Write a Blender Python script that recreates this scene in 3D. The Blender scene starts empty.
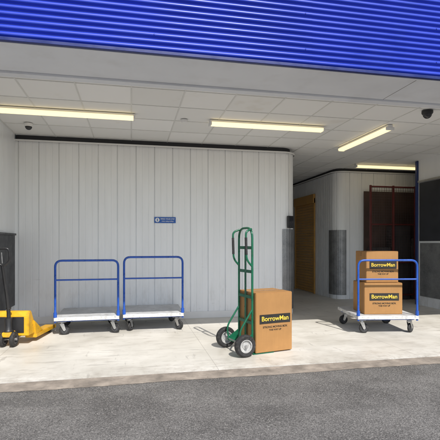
import bpy, bmesh, math, random
from mathutils import Vector, Matrix
random.seed(7)
S=bpy.context.scene
R=math.radians
# ---------------------------------------------------------------- materials
def new_mat(name):
    m=bpy.data.materials.new(name); m.use_nodes=True
    nt=m.node_tree; b=nt.nodes['Principled BSDF']
    return m,nt,b
def mix_col(nt,fac,a,b_):
    n=nt.nodes.new('ShaderNodeMix'); n.data_type='RGBA'
    if hasattr(fac,'links') or not isinstance(fac,(int,float)): nt.links.new(fac,n.inputs[0])
    else: n.inputs[0].default_value=fac
    for v,i in ((a,6),(b_,7)):
        if isinstance(v,(tuple,list)): n.inputs[i].default_value=(*v[:3],1)
        else: nt.links.new(v,n.inputs[i])
    return n.outputs[2]
def noise(nt,scale,detail=4,vec=None,rough=0.6,stretch=None):
    tc=nt.nodes.new('ShaderNodeTexCoord')
    v=tc.outputs['Object']
    if stretch:
        mp=nt.nodes.new('ShaderNodeMapping'); mp.inputs['Scale'].default_value=stretch
        nt.links.new(v,mp.inputs[0]); v=mp.outputs[0]
    n=nt.nodes.new('ShaderNodeTexNoise'); n.inputs['Scale'].default_value=scale
    n.inputs['Detail'].default_value=detail; n.inputs['Roughness'].default_value=rough
    nt.links.new(v,n.inputs['Vector'])
    return n.outputs[0]
def ramp(nt,src,lo,hi):
    n=nt.nodes.new('ShaderNodeMapRange'); n.inputs[1].default_value=lo; n.inputs[2].default_value=hi
    nt.links.new(src,n.inputs[0]); return n.outputs[0]
def bump(nt,b,src,strength,dist=0.01):
    n=nt.nodes.new('ShaderNodeBump'); n.inputs['Strength'].default_value=strength
    n.inputs['Distance'].default_value=dist
    nt.links.new(src,n.inputs['Height']); nt.links.new(n.outputs[0],b.inputs['Normal'])
def math_n(nt,op,a,b_=None):
    n=nt.nodes.new('ShaderNodeMath'); n.operation=op
    for v,i in ((a,0),(b_,1)):
        if v is None: continue
        if isinstance(v,(int,float)): n.inputs[i].default_value=v
        else: nt.links.new(v,n.inputs[i])
    return n.outputs[0]
def simple(name,col,rough=.5,metal=0,var=.15,scale=6,bmp=0,dirt=None,stretch=None):
    m,nt,b=new_mat(name)
    f=ramp(nt,noise(nt,scale,4,stretch=stretch),.35,.68)
    c=mix_col(nt,f,tuple(x*(1-var) for x in col),tuple(min(1,x*(1+var*.5)) for x in col))
    if dirt:
        g=ramp(nt,noise(nt,scale*2.7,5),.52,.75)
        g2=math_n(nt,'MULTIPLY',g,dirt[1]); c=mix_col(nt,g2,c,dirt[0])
    nt.links.new(c,b.inputs['Base Color'])
    r=nt.nodes.new('ShaderNodeMapRange'); r.inputs[3].default_value=max(.02,rough-.1); r.inputs[4].default_value=min(1,rough+.12)
    nt.links.new(f,r.inputs[0]); nt.links.new(r.outputs[0],b.inputs['Roughness'])
    b.inputs['Metallic'].default_value=metal
    if bmp: bump(nt,b,noise(nt,scale*8,4),bmp,.004)
    return m

def m_asphalt():
    m,nt,b=new_mat('asphalt')
    fine=noise(nt,95,3,rough=.7); grain=ramp(nt,fine,.36,.68)
    c=mix_col(nt,grain,(.06,.057,.054),(.23,.218,.205))
    big=ramp(nt,noise(nt,1.6,7,rough=.65),.38,.64)
    c2=mix_col(nt,grain,(.10,.095,.09),(.33,.315,.295))
    c=mix_col(nt,big,c,c2)
    tc=nt.nodes.new('ShaderNodeTexCoord'); v=nt.nodes.new('ShaderNodeTexVoronoi'); v.inputs['Scale'].default_value=75
    nt.links.new(tc.outputs['Object'],v.inputs['Vector'])
    sepc=nt.nodes.new('ShaderNodeSeparateColor'); nt.links.new(v.outputs['Color'],sepc.inputs[0])
    chip=math_n(nt,'MULTIPLY',math_n(nt,'GREATER_THAN',sepc.outputs[0],.86),math_n(nt,'LESS_THAN',v.outputs['Distance'],.36))
    c=mix_col(nt,math_n(nt,'MULTIPLY',chip,.7),c,(.42,.40,.37))
    st=ramp(nt,noise(nt,.6,6,stretch=(1,3,1)),.56,.72)
    c=mix_col(nt,math_n(nt,'MULTIPLY',st,.35),c,(.07,.066,.063))
    nt.links.new(c,b.inputs['Base Color']); b.inputs['Roughness'].default_value=.92
    b.inputs['Specular IOR Level'].default_value=.25
    bump(nt,b,fine,.9,.012)
    return m
def m_floor():
    m,nt,b=new_mat('painted_concrete')
    f=ramp(nt,noise(nt,1.3,7),.35,.7)
    c=mix_col(nt,f,(.58,.55,.485),(.71,.685,.63))
    sp=ramp(nt,noise(nt,14,6,rough=.75),.55,.78)
    c=mix_col(nt,math_n(nt,'MULTIPLY',sp,.45),c,(.42,.38,.32))
    stn=ramp(nt,noise(nt,3.2,8,stretch=(1,2.4,1)),.52,.70)
    c=mix_col(nt,math_n(nt,'MULTIPLY',stn,.45),c,(.40,.365,.31))
    sc=ramp(nt,noise(nt,5,8,stretch=(.35,3.,1)),.60,.67)
    c=mix_col(nt,math_n(nt,'MULTIPLY',sc,.38),c,(.22,.20,.18))
    sc=ramp(nt,noise(nt,4,8,stretch=(2.6,.5,1)),.62,.68)
    c=mix_col(nt,math_n(nt,'MULTIPLY',sc,.34),c,(.2,.18,.16))
    tc=nt.nodes.new('ShaderNodeTexCoord'); sx=nt.nodes.new('ShaderNodeSeparateXYZ'); nt.links.new(tc.outputs['Object'],sx.inputs[0])
    # grime worn into the front edge
    ed=nt.nodes.new('ShaderNodeMapRange'); ed.inputs[1].default_value=4.75; ed.inputs[2].default_value=4.27; nt.links.new(sx.outputs[1],ed.inputs[0])
    en=ramp(nt,noise(nt,7,8,rough=.7),.42,.68)
    c=mix_col(nt,math_n(nt,'MULTIPLY',math_n(nt,'MULTIPLY',ed.outputs[0],en),.6),c,(.33,.29,.24))
    def joint(o,p,off,w):
        a=math_n(nt,'ADD',o,off+100*p); a=math_n(nt,'MODULO',a,p); a=math_n(nt,'SUBTRACT',a,p/2); a=math_n(nt,'ABSOLUTE',a)
        return math_n(nt,'LESS_THAN',a,w)
    j=math_n(nt,'MAXIMUM',joint(sx.outputs[0],2.35,.3,.0035),joint(sx.outputs[1],3.1,2.55,.0035))
    c=mix_col(nt,math_n(nt,'MULTIPLY',j,.5),c,(.25,.22,.19))
    nt.links.new(c,b.inputs['Base Color'])
    rr=nt.nodes.new('ShaderNodeMapRange'); rr.inputs[3].default_value=.33; rr.inputs[4].default_value=.65
    nt.links.new(f,rr.inputs[0]); nt.links.new(rr.outputs[0],b.inputs['Roughness'])
    bump(nt,b,noise(nt,30,5),.15,.004)
    return m
def m_wall(name,base=(.88,.895,.91),dirtc=(.42,.39,.35)):
    m,nt,b=new_mat(name)
    tc=nt.nodes.new('ShaderNodeTexCoord'); sx=nt.nodes.new('ShaderNodeSeparateXYZ'); nt.links.new(tc.outputs['Object'],sx.inputs[0])
    f=ramp(nt,noise(nt,2.0,5,stretch=(4,4,.6)),.3,.7)
    c=mix_col(nt,f,tuple(x*.94 for x in base),base)
    low=nt.nodes.new('ShaderNodeMapRange'); low.inputs[1].default_value=.9; low.inputs[2].default_value=0.0
    nt.links.new(sx.outputs[2],low.inputs[0])
    s=ramp(nt,noise(nt,7,7,stretch=(1,1,.35),rough=.7),.5,.75)
    a=math_n(nt,'MULTIPLY',s,low.outputs[0]); a=math_n(nt,'MULTIPLY',a,.6)
    c=mix_col(nt,a,c,dirtc)
    s2=ramp(nt,noise(nt,9,7,stretch=(3,3,.15),rough=.7),.62,.72)
    c=mix_col(nt,math_n(nt,'MULTIPLY',s2,.2),c,(.45,.43,.40))
    s3=ramp(nt,noise(nt,6,8,stretch=(.5,.5,9),rough=.7),.66,.70)
    bd=nt.nodes.new('ShaderNodeMapRange'); bd.inputs[1].default_value=1.25; bd.inputs[2].default_value=.9; nt.links.new(sx.outputs[2],bd.inputs[0])
    c=mix_col(nt,math_n(nt,'MULTIPLY',math_n(nt,'MULTIPLY',s3,bd.outputs[0]),.5),c,(.22,.22,.23))
    nt.links.new(c,b.inputs['Base Color']); b.inputs['Roughness'].default_value=.34
    bump(nt,b,noise(nt,3,3),.2,.012)
    return m
def m_ceiling():
    m,nt,b=new_mat('ceiling_tile')
    tc=nt.nodes.new('ShaderNodeTexCoord'); vm=nt.nodes.new('ShaderNodeVectorMath'); vm.operation='SCALE'; vm.inputs['Scale'].default_value=1/.6
    nt.links.new(tc.outputs['Object'],vm.inputs[0]); fl=nt.nodes.new('ShaderNodeVectorMath'); fl.operation='FLOOR'; nt.links.new(vm.outputs[0],fl.inputs[0])
    wn=nt.nodes.new('ShaderNodeTexWhiteNoise'); nt.links.new(fl.outputs[0],wn.inputs[0])
    c=mix_col(nt,wn.outputs[0],(.80,.80,.785),(.88,.88,.87))
    st=ramp(nt,noise(nt,1.7,5),.62,.74)
    c=mix_col(nt,math_n(nt,'MULTIPLY',st,.2),c,(.5,.42,.3))
    nt.links.new(c,b.inputs['Base Color']); b.inputs['Roughness'].default_value=.9
    return m
def m_checker():
    m,nt,b=new_mat('checker_plate')
    tc=nt.nodes.new('ShaderNodeTexCoord')
    v=nt.nodes.new('ShaderNodeTexVoronoi'); v.inputs['Scale'].default_value=42; v.inputs['Randomness'].default_value=0.15
    nt.links.new(tc.outputs['Object'],v.inputs['Vector'])
    f=ramp(nt,noise(nt,5,6),.35,.7)
    c=mix_col(nt,f,(.20,.205,.21),(.33,.335,.34))
    g=ramp(nt,v.outputs['Distance'],.2,.32)
    c=mix_col(nt,g,tuple([.45,.45,.46]),c)
    nt.links.new(c,b.inputs['Base Color']); b.inputs['Metallic'].default_value=.6; b.inputs['Roughness'].default_value=.45
    bump(nt,b,v.outputs['Distance'],.6,-.004)
    return m
def m_card(name,base):
    m,nt,b=new_mat(name)
    f=ramp(nt,noise(nt,3,6),.3,.7)
    c=mix_col(nt,f,tuple(x*.82 for x in base),base)
    w=ramp(nt,noise(nt,60,3,stretch=(1,1,.08)),.4,.6)
    c=mix_col(nt,math_n(nt,'MULTIPLY',w,.15),c,tuple(x*.7 for x in base))
    s=ramp(nt,noise(nt,11,7,rough=.7),.6,.72)
    c=mix_col(nt,math_n(nt,'MULTIPLY',s,.25),c,tuple(x*1.35 for x in base))
    nt.links.new(c,b.inputs['Base Color']); b.inputs['Roughness'].default_value=.75
    bump(nt,b,noise(nt,9,4),.35,.008)
    return m
def m_emit(name,col,s):
    m,nt,b=new_mat(name); b.inputs['Base Color'].default_value=(.8,.76,.62,1)
    b.inputs['Emission Color'].default_value=(*col,1); b.inputs['Emission Strength'].default_value=s
    return m
ASPH=m_asphalt(); FLOOR=m_floor(); WALL=m_wall('white_wall_panel'); CEIL=m_ceiling(); CHK=m_checker()
BLUECL=simple('blue_cladding',(.010,.040,.47),.42,0,.12,1.2,0,dirt=((.05,.10,.45),.15))
KERB=simple('worn_edge_concrete',(.31,.265,.22),.9,0,.4,5,.5,dirt=((.13,.115,.10),.6))
SOFF=simple('grey_soffit',(.72,.745,.79),.5,0,.05,1.5,0,dirt=((.5,.49,.48),.25))
WHT=simple('white_paint',(.80,.80,.79),.5,0,.05,4)
GRID=simple('grid_white',(.70,.70,.68),.5,0,.05,4)
DARK=simple('dark_gap',(.035,.035,.04),.7,0,.1,4)
BLUE=simple('blue_powder_coat',(.015,.085,.42),.33,0,.15,9,0,dirt=((.10,.14,.22),.2))
GREEN=simple('green_enamel',(.008,.12,.06),.3,0,.2,9,0,dirt=((.06,.08,.05),.35))
YEL=simple('yellow_enamel',(.72,.39,.015),.38,0,.15,8,0,dirt=((.20,.13,.05),.6))
RUB=simple('black_rubber',(.022,.022,.023),.75,0,.3,14,.2,dirt=((.11,.10,.09),.6))
GRUB=simple('grey_rubber',(.07,.07,.075),.7,0,.3,14,.1)
STEEL=simple('zinc_steel',(.50,.50,.50),.38,.85,.2,12)
RIM=simple('rim_paint',(.50,.50,.49),.4,.2,.25,14,0,dirt=((.15,.13,.11),.7))
DECK=simple('trolley_deck',(.56,.57,.58),.55,0,.18,5,.1,dirt=((.22,.2,.18),.65))
DECKE=simple('deck_edge',(.62,.62,.61),.5,0,.2,8,0,dirt=((.12,.12,.12),.75))
BLKP=simple('black_plastic',(.02,.02,.022),.4,0,.2,10)
CARD=m_card('cardboard',(.40,.205,.068))
TAPE=simple('brown_tape',(.33,.18,.07),.25,0,.15,9)
LBLK=simple('print_black',(.02,.018,.016),.6,0,.2,10)
LYEL=simple('print_yellow',(.80,.55,.06),.6,0,.1,10)
SGN=simple('sign_blue',(.01,.10,.42),.35,0,.05,6)
RED=simple('dull_red_paint',(.13,.025,.022),.5,0,.25,6)
YDOOR=simple('ochre_door',(.55,.30,.08),.5,0,.15,3)
TUBE=m_emit('fluorescent_tube',(1,.80,.42),1.25)
SMOKE=simple('smoked_dome',(.03,.03,.035),.08,0,.05,3)
NAVY=simple('navy_trim',(.012,.03,.13),.4,0,.15,5)
# ---------------------------------------------------------------- geometry helpers
def mkobj(name,bm,mat,parent=None,smooth=False,loc=None,rot=None):
    me=bpy.data.meshes.new(name); bm.normal_update(); bm.to_mesh(me); bm.free()
    o=bpy.data.objects.new(name,me); S.collection.objects.link(o)
    for mm in (mat if isinstance(mat,list) else [mat]): me.materials.append(mm)
    if smooth:
        for p in me.polygons: p.use_smooth=True
    if parent: o.parent=parent
    if loc: o.location=loc
    if rot: o.rotation_euler=rot
    return o
def empty(name,loc=(0,0,0),rz=0):
    o=bpy.data.objects.new(name,None); S.collection.objects.link(o); o.location=loc; o.rotation_euler=(0,0,rz); o.empty_display_size=.2
    return o
def add_box(bm,x0,x1,y0,y1,z0,z1):
    vs=[bm.verts.new((x,y,z)) for z in (z0,z1) for y in (y0,y1) for x in (x0,x1)]
    for f in ((0,2,3,1),(4,5,7,6),(0,1,5,4),(2,6,7,3),(0,4,6,2),(1,3,7,5)):
        bm.faces.new([vs[i] for i in f])
def box(name,x0,x1,y0,y1,z0,z1,mat,parent=None,bev=0,seg=2):
    bm=bmesh.new(); add_box(bm,x0,x1,y0,y1,z0,z1)
    if bev: bmesh.ops.bevel(bm,geom=bm.edges[:],offset=bev,segments=seg,affect='EDGES',profile=.5)
    return mkobj(name,bm,mat,parent)
def prism(name,pts,y0,y1,mat,parent=None,bev=0,axis='y'):
    bm=bmesh.new()
    def P(a,b,c): return (a,c,b) if axis=='y' else ((a,b,c) if axis=='z' else (c,a,b))
    A=[bm.verts.new(P(p[0],p[1],y0)) for p in pts]; B=[bm.verts.new(P(p[0],p[1],y1)) for p in pts]
    n=len(pts); bm.faces.new(A); bm.faces.new(B[::-1])
    for i in range(n): bm.faces.new((A[i],B[i],B[(i+1)%n],A[(i+1)%n]))
    bmesh.ops.recalc_face_normals(bm,faces=bm.faces[:])
    if bev: bmesh.ops.bevel(bm,geom=bm.edges[:],offset=bev,segments=2,affect='EDGES')
    return mkobj(name,bm,mat,parent)
def fillet(pts,r,n=6,closed=False):
    pts=[Vector(p) for p in pts]; out=[]
    N=len(pts)
    for i,p in enumerate(pts):
        if not closed and i in (0,N-1): out.append(p); continue
        a=pts[i-1]; b=pts[(i+1)%N]
        da=(a-p); db=(b-p); rr=min(r,da.length*.49,db.length*.49)
        p0=p+da.normalized()*rr; p1=p+db.normalized()*rr
        for k in range(n+1):
            t=k/n; out.append(p0*(1-t)**2+p*2*t*(1-t)+p1*t*t)
    return out
def tube(name,pts,r,mat,parent=None,fil=0,closed=False,sides=12):
    if fil: pts=fillet(pts,fil,closed=closed)
    cu=bpy.data.curves.new(name,'CURVE'); cu.dimensions='3D'; cu.bevel_depth=r; cu.bevel_resolution=max(1,sides//4); cu.use_fill_caps=True
    sp=cu.splines.new('POLY'); sp.points.add(len(pts)-1)
    for i,p in enumerate(pts): sp.points[i].co=(*p,1)
    sp.use_cyclic_u=closed
    tmp=bpy.data.objects.new('tmp',cu); S.collection.objects.link(tmp)
    bpy.context.view_layer.update()
    me=bpy.data.meshes.new_from_object(tmp); bpy.data.objects.remove(tmp); bpy.data.curves.remove(cu)
    me.name=name; me.materials.clear(); me.materials.append(mat)
    for p in me.polygons: p.use_smooth=True
    o=bpy.data.objects.new(name,me); S.collection.objects.link(o)
    if parent: o.parent=parent
    return o
def lathe(name,prof,mat,parent=None,loc=(0,0,0),axis='y',seg=32,rot=None,closed=True):
    bm=bmesh.new(); rings=[]
    for k in range(seg):
        a=2*math.pi*k/seg; c,s=math.cos(a),math.sin(a); ring=[]
        for r,h in prof:
            if axis=='y': ring.append(bm.verts.new((r*c,h,r*s)))
            elif axis=='z': ring.append(bm.verts.new((r*c,r*s,h)))
            else: ring.append(bm.verts.new((h,r*c,r*s)))
        rings.append(ring)
    n=len(prof)
    for k in range(seg):
        A=rings[k];B=rings[(k+1)%seg]
        for i in range(n if closed else n-1):
            j=(i+1)%n
            try: bm.faces.new((A[i],A[j],B[j],B[i]))
            except: pass
    bmesh.ops.remove_doubles(bm,verts=bm.verts[:],dist=1e-5)
    bmesh.ops.recalc_face_normals(bm,faces=bm.faces[:])
    o=mkobj(name,bm,mat,parent,True,loc,rot)
    m=o.modifiers.new('e','EDGE_SPLIT'); m.split_angle=R(40)
    return o
def wheel(prefix,parent,loc,r,w,hub,rimmat=RIM,tyre=RUB):
    ri=r*.58
    prof=[(ri,-w*.42),(r*.86,-w*.5),(r*.96,-w*.36),(r,-w*.15),(r,w*.15),(r*.96,w*.36),(r*.86,w*.5),(ri,w*.42)]
    lathe(prefix+'_tyre',prof,tyre,parent,loc)
    lathe(prefix+'_rim',[(0.001,-w*.25),(ri*.45,-w*.25),(ri*.55,-w*.12),(ri*.85,-w*.14),(ri*.9,-w*.44),(ri*1.02,-w*.44),(ri*1.02,w*.44),(ri*.9,w*.44),(ri*.85,w*.14),(ri*.55,w*.12),(ri*.45,w*.25),(0.001,w*.25)],rimmat,parent,loc)
    lathe(prefix+'_hub',[(0.001,-w*.62),(hub,-w*.62),(hub,w*.62),(0.001,w*.62)],STEEL,parent,loc,seg=16)
def text(name,body,size,loc,rot,mat,parent,align='CENTER',sx=1):
    cu=bpy.data.curves.new(name,'FONT'); cu.body=body; cu.size=size; cu.align_x=align; cu.align_y='CENTER'; cu.extrude=.0006
    cu.offset=size*.012
    o=bpy.data.objects.new(name,cu); S.collection.objects.link(o); o.location=loc; o.rotation_euler=rot; o.scale=(sx,1,1)
    cu.materials.append(mat); o.parent=parent; return o

# ---------------------------------------------------------------- ground
bm=bmesh.new()
vs=[bm.verts.new(p) for p in ((-300,-300,-.014),(300,-300,-.014),(300,300,-.014),(-300,300,-.014))]; bm.faces.new(vs)
mkobj('asphalt_ground',bm,ASPH)
bm=bmesh.new(); a=[];b_=[]
x=-12.0
while x<14:
    a.append(bm.verts.new((x,4.03+random.uniform(-.008,.008)+.012*math.sin(x*3.1),-.011))); b_.append(bm.verts.new((x,4.250,.0)))
    x+=.05
for i in range(len(a)-1): bm.faces.new((a[i],a[i+1],b_[i+1],b_[i]))
mkobj('edging_strip',bm,KERB)
box('concrete_floor',-12,14,4.27,14.2,-.3,.004,FLOOR)
box('floor_joint',-12,14,4.250,4.27,-.3,-.006,DARK)
bm=bmesh.new()
for i in range(900):
    x=random.uniform(-3.5,5); y=4.02-abs(random.gauss(0,.16)) if random.random()<.75 else random.uniform(1.8,4.3)
    z0=-.013 if y<4.02 else -.008
    r=random.uniform(.0015,.0055)
    mt=Matrix.Translation((x,y,z0+r*.4))@Matrix.Rotation(random.uniform(0,6),4,'Z')@Matrix.Diagonal((1,random.uniform(.6,1),.6,1))
    bmesh.ops.create_icosphere(bm,subdivisions=1,radius=r,matrix=mt)
mkobj('grit',bm,simple('grit_stone',(.26,.235,.20),.9,0,.5,40))

# ---------------------------------------------------------------- building
B=empty('storage_building')
def ribbed(name,path,z0,z1,mat,pitch=.2,gw=.014,gd=.010,parent=B,jit=0,every=5):
    P=[Vector(p) for p in path]
    L=[0]
    for i in range(1,len(P)): L.append(L[-1]+(P[i]-P[i-1]).length)
    def at(s):
        s=max(0,min(L[-1],s))
        for i in range(1,len(P)):
            if s<=L[i]+1e-9:
                t=(s-L[i-1])/(L[i]-L[i-1]); d=(P[i]-P[i-1]).normalized()
                return P[i-1].lerp(P[i],t),Vector((d.y,-d.x))
    ss=[(l,0) for l in L]; g=pitch*.5
    k=0
    while g<L[-1]-gw:
        big = (k%every==0)
        w=gw*(1.0 if big else .7); dd=gd*(1.7 if big else .45)
        ss+= [(g-w,0),(g-w*.5,-dd),(g+w*.5,-dd),(g+w,0)] 
        g+=pitch+random.uniform(-jit,jit); k+=1
    ss.sort()
    bm=bmesh.new(); lo=[];hi=[]
    for s,d in ss:
        p,n=at(s); q=p+n*d
        lo.append(bm.verts.new((q.x,q.y,z0))); hi.append(bm.verts.new((q.x,q.y,z1)))
    for i in range(len(lo)-1): bm.faces.new((lo[i],lo[i+1],hi[i+1],hi[i]))
    return mkobj(name,bm,mat,parent)
def arc(cx,cy,r,a0,a1,n=8):
    return [(cx+r*math.cos(R(a0+(a1-a0)*i/n)),cy+r*math.sin(R(a0+(a1-a0)*i/n))) for i in range(n+1)]
ribbed('back_wall',[(-1.81,7.25)]+arc(2.68,7.52,.27,-90,0)+[(2.95,14)],.0,2.92,WALL,.102,.009,.011,every=3)
box('back_wall_skirting',-1.80,2.62,7.232,7.246,.004,.12,WHT,B,.003)
ribbed('wall_head_recess',[(-1.81,7.30)]+arc(2.66,7.54,.24,-90,0)+[(2.90,14)],2.90,3.03,DARK,5,.001,.001)
ribbed('wall_head_track',[(-1.81,7.22)]+arc(2.68,7.52,.30,-90,0)+[(2.98,14)],2.915,2.945,WHT,9,.001,.001)
ribbed('left_side_wall',[(-1.81,4.5),(-1.81,7.25)],0,3.03,WALL,.6,.008,.006)
box('left_kick_plate',-1.806,-1.796,5.2,7.2,.32,1.42,simple('charcoal_kick_panel',(.025,.026,.03),.45,0,.25,5,0,dirt=((.09,.09,.09),.4)),B,.002)
box('left_kick_rail',-1.80,-1.775,5.0,7.2,1.42,1.45,BLKP,B,.004)
box('left_front_wall',-12,-1.815,4.5,4.7,0,2.97,WALL,B)
box('right_front_wall',5.96,14,4.5,4.7,0,2.97,WALL,B)
box('right_side_wall',5.9,6.05,4.71,7.86,0,3.03,WALL,B)
box('right_checker_plate',5.888,5.897,4.9,7.8,.2,1.30,CHK,B)
DP=simple('dark_panel',(.03,.032,.04),.4,0,.3,5)
for i,(a_,c_) in enumerate(((4.95,5.65),(5.68,6.38),(6.41,7.11),(7.14,7.82))):
    box('right_dark_panel_%d'%i,5.884,5.897,a_,c_,1.34,2.55,DP,B,.003)
box('right_panel_cap',5.870,5.897,4.9,7.85,2.56,2.60,STEEL,B,.003)
box('end_post',5.87,6.07,7.865,7.93,0.004,3.02,NAVY,B,.006)
ribbed('corridor_wall',[(4.6,14)]+arc(4.82,9.22,.22,180,270)+[(9.5,9.0)],0,2.93,WALL,.102,.009,.011,every=3)
ribbed('corridor_wall_track',[(4.57,14)]+arc(4.82,9.22,.25,180,270)+[(9.5,8.97)],2.93,2.96,WHT,9,.001,.001)
ribbed('corridor_head_recess',[(4.64,14)]+arc(4.84,9.24,.2,180,270)+[(9.5,9.04)],2.93,3.03,DARK,9,.001,.001)
ribbed('corner_guard_far',[(4.593,9.34)]+arc(4.82,9.22,.232,180,270)+[(4.86,8.988)],.1,1.6,CHK,9,.001,.001)
ribbed('corner_guard_near',[(2.66,7.238)]+arc(2.68,7.52,.282,-90,0)+[(2.962,7.8)],.1,1.55,CHK,9,.001,.001)
box('corridor_end_wall',2.9,4.7,13.6,13.7,0,3.03,WALL,B)
box('enclosure_right_wall',9.5,9.6,4.7,9.1,0,3.03,WALL,B)
D=empty('roller_shutter_door')
bm=bmesh.new()
zz=.02
while zz<2.3:
    add_box(bm,4.575,4.59,10.15,11.35,zz,zz+.062); zz+=.07
mkobj('slats',bm,YDOOR,D)
box('jamb_near',4.555,4.592,10.09,10.15,.005,2.45,YDOOR,D,.003); box('jamb_far',4.555,4.592,11.35,11.41,.005,2.45,YDOOR,D,.003)
box('head_box',4.53,4.592,10.09,11.41,2.32,2.55,YDOOR,D,.005)
box('ceiling_tiles',-1.9,9.6,4.6,14.2,3.03,3.06,CEIL,B)
bm=bmesh.new()
x=-1.8
while x<9.5: add_box(bm,x-.009,x+.009,4.6,14.1,3.0255,3.0305); x+=.6
y=4.8
while y<14: add_box(bm,-1.85,9.5,y-.009,y+.009,3.0245,3.0300); y+=.6
mkobj('ceiling_grid',bm,GRID,B)
box('front_soffit',-12,14,3.875,4.50,2.992,3.02,SOFF,B,.003)
box('soffit_inner_lip',-12,14,4.502,4.60,2.968,3.2,SOFF,B,.004)
bm=bmesh.new()
for k in (-10,-7,-4,2.9,6,9,12):
    add_box(bm,k-.003,k+.003,3.9,4.49,2.9895,2.993)
mkobj('soffit_joint_covers',bm,simple('joint_dark',(.3,.3,.31),.6),B)
box('cladding_drip_trim',-12,14,3.838,3.873,2.997,3.028,simple('trim_dark_blue',(.008,.02,.15),.4),B,.004)
# corrugated cladding
bm=bmesh.new(); prof=[]
z=3.03; p=.058
shape=[(0,0),(.12,-.004),(.26,-.019),(.36,-.024),(.62,-.024),(.74,-.019),(.88,-.004)]
while z<6.2:
    for t,dy in shape: prof.append((3.872+dy,z+p*t))
    z+=p
xs=[-12,-7.3,-4.3,-1.3,1.7,4.7,7.7,14]
for i in range(len(xs)-1):
    off=.0012*(i%2)
    prev=None
    for (yy,zz) in prof:
        cur=(bm.verts.new((xs[i]-.02,yy-off,zz)),bm.verts.new((xs[i+1]+.02,yy-off,zz)))
        if prev: bm.faces.new((prev[0],prev[1],cur[1],cur[0]))
        prev=cur
bmesh.ops.remove_doubles(bm,verts=bm.verts[:],dist=1e-5)
bmesh.ops.recalc_face_normals(bm,faces=bm.faces[:])
mkobj('blue_corrugated_cladding',bm,BLUECL,B,True)
bm=bmesh.new()
for xx in [-2.7,-1.25,.2,1.65,3.1,4.55]:
    for k in range(2,20,6):
        z=3.03+p*(k+.5)
        bmesh.ops.create_cone(bm,cap_ends=True,segments=8,radius1=.007,radius2=.006,depth=.005,matrix=Matrix.Translation((xx,3.845,z))@Matrix.Rotation(R(90),4,'X'))
mkobj('cladding_screws',bm,BLUECL,B)
box('roof_light_block',-12,14,3.90,15,3.21,6.2,SOFF,B)  # unseen roof block added to keep light from leaking into the bay
box('rear_wall',-12,14,14.3,15,0,3.2,WALL,B)

# ---------------------------------------------------------------- lights (battens)
def batten(cx,cy,length,rz):
    L=empty('fluorescent_light',(cx,cy,3.022),rz); h=length/2
    box('body',-h,h,-.04,.04,-.032,0,WHT,L,.004)
    prism('diffuser',[(-.062,-.034),(.062,-.034),(.056,-.058),(.035,-.074),(-.035,-.074),(-.056,-.058)],-h+.025,h-.025,TUBE,L,axis='x')
    for s in (-1,1):
        box('end_cap_%d'%(s+1),min(s*h,s*(h-.024)),max(s*h,s*(h-.024)),-.065,.065,-.078,-.033,WHT,L,.004)
batten(-.80,5.80,1.7,0); batten(1.93,5.85,1.72,0); batten(3.69,6.28,1.5,R(90)); batten(5.55,8.45,1.55,0)
def dome(loc,r):
    C=empty('dome_camera',loc)
    lathe('housing',[(0.001,0),(r,0),(r,-.03),(r*.86,-.045),(0.001,-.045)],WHT if r<.065 else BLKP,C,axis='z')
    lathe('dome',[(r*.8*math.cos(R(a)),-.045-r*.8*math.sin(R(a))) for a in range(0,91,10)],SMOKE,C,axis='z',closed=False)
dome((-1.45,6.54,3.02),.06); dome((3.77,4.85,3.02),.07)
SD=empty('smoke_detector',(.72,5.9,3.02))
lathe('base',[(0.001,0),(.05,0),(.05,-.015),(.035,-.04),(0.001,-.04)],WHT,SD,axis='z')
# ---------------------------------------------------------------- blue notice sign
G=empty('safety_sign',(.56,7.243,1.69))
box('plate',-.18,.18,-.006,0,-.05,.05,SGN,G,.0015)
lathe('pictogram_disc',[(0.001,-.0085),(.036,-.0085),(.036,-.005),(0.001,-.005)],WHT,G,(-.13,0,0),seg=24)
box('pictogram_figure',-.137,-.123,-.0105,-.0088,-.022,.022,SGN,G)
text('line_a','MIND YOUR STEP',.030,(.043,-.0075,.017),(R(90),0,0),WHT,G); text('line_b','when using trolleys',.026,(.043,-.0075,-.02),(R(90),0,0),WHT,G)
K=empty('access_keypad',(2.80,7.262,1.68))
K.rotation_euler=(0,0,R(28))
box('case',-.07,.07,-.05,-.005,-.11,.11,BLKP,K,.008); box('screen',-.045,.045,-.053,-.0505,.03,.08,SMOKE,K)
bm=bmesh.new()
for i in range(3):
    for j in range(4): add_box(bm,-.042+i*.032,-.022+i*.032,-.055,-.0502,-.09+j*.026,-.073+j*.026)
mkobj('keys',bm,GRUB,K)
tube('conduit',[(0,-.012,.11),(0,-.012,1.24)],.009,WHT,K)
# ---------------------------------------------------------------- mesh cage
C=empty('mesh_cage',(0,0,0))
x0,x1,yy=5.25,6.95,8.62
for i,xx in enumerate((x0,5.82,6.38,x1)):
    box('post_%d'%i,xx-.02,xx+.02,yy-.02,yy+.02,.005,2.6,RED,C,.004)
for i,zz in enumerate((.12,.86,1.72,2.57)):
    for j,(a_,c_) in enumerate(((x0,5.82),(5.82,6.38),(6.38,x1))):
        box('rail_%d_%d'%(i,j),a_+.026,c_-.026,yy-.016,yy+.016,zz-.016,zz+.016,RED,C,.003)
bm=bmesh.new(); t=.0028
xx=x0+.06
while xx<x1: add_box(bm,xx-t,xx+t,yy+.022,yy+.0265,.13,2.56); xx+=.06
zz=.15
while zz<2.56: add_box(bm,x0,x1,yy+.0268,yy+.031,zz-t,zz+t); zz+=.06
mkobj('mesh',bm,simple('mesh_wire',(.10,.07,.065),.5,.3,.2,9),C)
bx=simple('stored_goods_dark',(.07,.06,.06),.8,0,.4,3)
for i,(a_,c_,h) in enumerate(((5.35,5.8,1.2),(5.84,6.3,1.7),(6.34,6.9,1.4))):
    box('stored_crate_%d'%i,a_,c_,8.68,8.93,.005,h,bx,C,.01)
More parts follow.
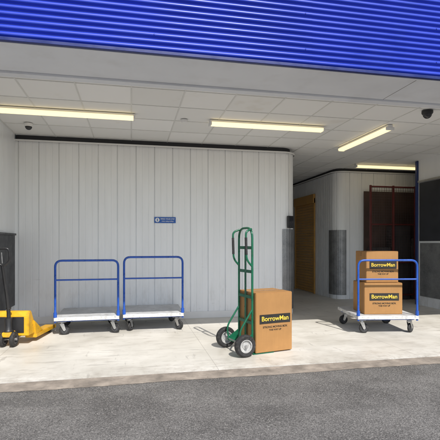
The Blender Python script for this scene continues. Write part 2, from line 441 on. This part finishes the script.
box('shelf_back',5.28,6.92,8.94,8.955,.01,2.5,simple('cage_back_board',(.09,.055,.045),.8,0,.3,3),C)

# ---------------------------------------------------------------- platform trolleys
def trolley(loc,rz,w=.88,ln=.92,hh=1.05,cast=(10,-15,170,200)):
    T=empty('platform_trolley',(*loc,.004),rz); h=w/2
    box('deck',-h+.012,h-.012,.012,ln-.012,.232,.262,DECK,T,.004)
    box('edge_front',-h,h,-.0,.0115,.212,.259,DECKE,T,.004); box('edge_back',-h,h,ln-.0115,ln,.212,.259,DECKE,T,.004)
    box('edge_left',-h,-h+.0115,.012,ln-.012,.212,.259,DECKE,T,.004); box('edge_right',h-.0115,h,.012,ln-.012,.212,.259,DECKE,T,.004)
    for i,yy in enumerate((.11,ln-.11)):
        box('cross_member_%d'%i,-h+.03,h-.03,yy-.035,yy+.035,.190,.2315,BLUE,T,.003)
    for i,xx in enumerate((-h+.06,h-.06)):
        box('side_member_%d'%i,xx-.018,xx+.018,.15,ln-.15,.195,.2312,BLUE,T,.003)
    k=0
    for yy in (.11,ln-.11):
        for xx in (-h+.09,h-.09):
            a=R(cast[k]); E=bpy.data.objects.new('caster_%d'%k,None); S.collection.objects.link(E); E.parent=T; E.location=(xx,yy,0); E.rotation_euler=(0,0,a)
            box('plate',-.05,.05,-.04,.04,.182,.1895,STEEL,E,.002)
            lathe('swivel',[(0.001,.182),(.03,.182),(.034,.168),(.026,.158),(0.001,.158)],STEEL,E,axis='z',seg=20)
            for s in (-1,1):
                prism('cheek_%d'%(s+1),[(-.03,.163),(.028,.163),(.052,.075),(.035,.055),(.02,.06)],s*.027-.0015,s*.027+.0015,STEEL,E)
            box('crown',-.03,.028,-.0285,.0285,.158,.163,STEEL,E)
            wheel('wheel',E,(.035,0,.070),.070,.036,.012,GRUB,RUB)
            k+=1
    tube('handle_loop',[(-h+.015,.03,.19),(-h+.015,.03,hh),(h-.015,.03,hh),(h-.015,.03,.19)],.0155,BLUE,T,fil=.09)
    tube('handle_mid_bar',[(-h+.018,.03,.78),(h-.018,.03,.78)],.012,BLUE,T)
    for s in (-1,1):
        lathe('socket_%d'%(s+1),[(0.016,.262),(.024,.262),(.024,.33),(.016,.33)],BLUE,T,(s*(h-.015),.03,0),axis='z',seg=20)
    return T
T1=trolley((-.61,6.20),R(.5),hh=1.05)
T2=trolley((.32,6.27),R(-1),hh=1.09,cast=(60,-40,150,220))
T3=trolley((3.57,5.395),R(-9.8),hh=1.05,cast=(0,40,190,160))

# ---------------------------------------------------------------- cartons
def carton(name,loc,rz,w,d,h,label=True,parent=None):
    C=empty(name,loc,rz)
    if parent: C.parent=parent
    bm=bmesh.new(); add_box(bm,0,w,0,d,0,h)
    bmesh.ops.bevel(bm,geom=bm.edges[:],offset=.006,segments=2,affect='EDGES')
    bmesh.ops.subdivide_edges(bm,edges=[e for e in bm.edges if e.calc_length()>.2],cuts=5,use_grid_fill=True)
    for v in bm.verts:
        if .02<v.co.x<w-.02 and .02<v.co.z<h-.02:
            v.co.y+= -.004*math.sin(v.co.x/w*math.pi)*math.sin(v.co.z/h*math.pi)*(1 if v.co.y<d/2 else -1)
    mkobj('body',bm,CARD,C,True).modifiers.new('e','EDGE_SPLIT').split_angle=R(35)
    box('flap_seam',.004,w-.004,d/2-.0025,d/2+.0025,h-.0005,h+.0010,LBLK,C)
    box('tape_top',.0,w,d/2-.025,d/2+.025,h+.0012,h+.002,TAPE,C)
    box('tape_end_a',-.0015,-.0007,d/2-.025,d/2+.025,h-.07,h+.0012,TAPE,C)
    box('tape_end_b',w+.0007,w+.0015,d/2-.025,d/2+.025,h-.07,h+.0012,TAPE,C)
    if label:
        f=-.0048; lw=min(w*.42,.215); cx=w*.52; cz=h*.56; lh=min(.055,h*.13)
        box('label_panel',cx-lw,cx+lw,f-.0008,f,cz-lh,cz+lh*.95,LBLK,C)
        text('label_text','BorrowMan',lw*.365,(cx,f-.0012,cz),(R(90),0,0),LYEL,C)
        text('small_text','STRONG MOVING BOX',lw*.15,(cx,f-.0006,cz-lh*1.75),(R(90),0,0),LBLK,C)
        text('small_text_b','THIS WAY UP',lw*.13,(cx,f-.0006,cz-lh*2.4),(R(90),0,0),LBLK,C)
    return C
def loc_in(T,x,y,z):
    a=T.rotation_euler.z; c,s=math.cos(a),math.sin(a)
    return (T.location.x+c*x-s*y,T.location.y+s*x+c*y,T.location.z+z)
carton('cardboard_box',loc_in(T3,-.30,.13,.263),R(-9.8),.56,.46,.455)
carton('cardboard_box',loc_in(T3,-.26,.16,.7215),R(-8),.48,.40,.455)

# ---------------------------------------------------------------- hand truck
H=empty('hand_truck',(1.206,4.90,.004),R(12.6))
fx=.14; fy=.17; tr=.0135
tube('frame_loop',[(fx,-fy,.03),(fx,-fy,1.475),(fx,fy,1.475),(fx,fy,.03)],tr,GREEN,H,fil=.13)
for s in (-1,1):
    tube('grip_loop_%d'%(s+1),[(fx,s*fy,1.02),(fx-.075,s*fy,1.10),(fx-.085,s*fy,1.43),(fx,s*fy*.9,1.46)],.012,GREEN,H,fil=.06)
    tube('grip_sleeve_%d'%(s+1),[(fx-.0775,s*fy,1.16),(fx-.0835,s*fy,1.36)],.0155,RUB,H)
    tube('axle_brace_%d'%(s+1),[(fx,s*(fy-.0),.52),(-.03,s*fy,.27),(0,s*fy,.127)],.011,GREEN,H,fil=.07)
    prism('axle_bracket_%d'%(s+1),[(fx,.05),(fx,.24),(0,.15),(-.02,.125),(0,.105)],s*(fy+.004)-.003,s*(fy+.004)+.003,GREEN,H)
    wheel('wheel_%d'%(s+1),H,(0,s*.255,.128),.128,.075,.018,RIM,RUB)
tube('axle',[(0,-.30,.128),(0,.30,.128)],.009,STEEL,H)
for i,zz in enumerate((.36,.66,.96,1.24)):
    prism('cross_bar_%d'%i,[(fx-.006,zz-.018),(fx+.006,zz-.018),(fx+.010,zz),(fx+.006,zz+.018),(fx-.006,zz+.018)],-fy,fy,GREEN,H)
box('centre_strap',fx-.004,fx+.004,-.02,.02,.06,1.24,GREEN,H,.002)
box('toe_plate',fx-.01,fx+.27,-.215,.215,.003,.011,GREEN,H,.002)
box('toe_heel',fx-.012,fx-.002,-.20,.20,.011,.10,GREEN,H,.002)
def hl(x,y,z): return loc_in(H,x,y,z)
carton('cardboard_box',hl(fx+.022,-.215,.0125),R(12.6),.50,.44,.70)

# ---------------------------------------------------------------- pallet truck
P=empty('pallet_truck',(-1.50,5.72,.004),R(80))
for s in (-1,1):
    wheel('steer_wheel_%d'%(s+1),P,(0,s*.065,.095),.095,.05,.016,GRUB,RUB)
tube('steer_axle',[(0,-.1,.095),(0,.1,.095)],.012,STEEL,P)
lathe('pump_body',[(0.001,.12),(.055,.12),(.06,.2),(.045,.22),(.045,.36),(.022,.37),(.022,.47),(.03,.475),(.03,.49),(0.001,.49)],BLKP,P,axis='z')
box('pump_foot',-.07,.10,-.055,.055,.13,.19,YEL,P,.01)
prism('head_frame',[(.07,.12),(.07,.36),(.10,.43),(.155,.43),(.24,.30),(.30,.12)],-.215,.215,YEL,P,.008)
box('head_window_plate',.062,.069,-.16,.16,.16,.36,BLKP,P,.002)
for s in (-1,1):
    cy=s*.165
    prism('fork_%d'%(s+1),[(.26,.055),(.26,.115),(.98,.095),(1.0,.075),(.98,.045)],cy-.075,cy+.075,YEL,P,.008)
    prism('fork_gusset_%d'%(s+1),[(.2,.30),(.27,.26),(.50,.114),(.26,.10)],cy-.070,cy+.070,YEL,P,.006)
    wheel('load_roller_%d'%(s+1),P,(.88,cy,.04),.038,.07,.01,STEEL,RUB)
tube('tow_bar',[(0,0,.42),(-.04,0,.62),(-.16,0,1.02)],.02,BLKP,P,fil=.08)
tube('handle_ring',[(-.155,0,1.01),(-.16,-.09,1.08),(-.19,-.09,1.23),(-.19,.09,1.23),(-.16,.09,1.08)],.014,BLKP,P,fil=.04,closed=True)
tube('release_lever',[(-.165,0,1.05),(-.185,0,1.18)],.007,STEEL,P)

# ---------------------------------------------------------------- world & sun
az=12; el=45.5
W=bpy.data.worlds.new('World'); S.world=W; W.use_nodes=True
nt=W.node_tree; bg=nt.nodes['Background']
sk=nt.nodes.new('ShaderNodeTexSky'); sk.sky_type='NISHITA'; sk.sun_disc=False
sk.sun_elevation=R(el); sk.sun_rotation=R(180-az)
nt.links.new(sk.outputs[0],bg.inputs[0]); bg.inputs[1].default_value=.15
sd=bpy.data.lights.new('sun','SUN'); sd.energy=5.0; sd.angle=R(.5); sd.color=(1,.96,.90)
so=bpy.data.objects.new('sun',sd); S.collection.objects.link(so); so.location=(3,-6,12)
tv=Vector((math.sin(R(az))*math.cos(R(el)),-math.cos(R(az))*math.cos(R(el)),math.sin(R(el))))
so.rotation_euler=tv.to_track_quat('Z','Y').to_euler()
# ---------------------------------------------------------------- camera
cd=bpy.data.cameras.new('camera'); co=bpy.data.objects.new('camera',cd); S.collection.objects.link(co)
cd.sensor_width=36; cd.lens=36*424/440; cd.shift_y=23/440; cd.clip_end=1000
co.location=(0,0,1.3); co.rotation_euler=(R(90),0,R(-11.8)); S.camera=co
S.view_settings.view_transform='Standard'; S.view_settings.look='None'; S.view_settings.exposure=0
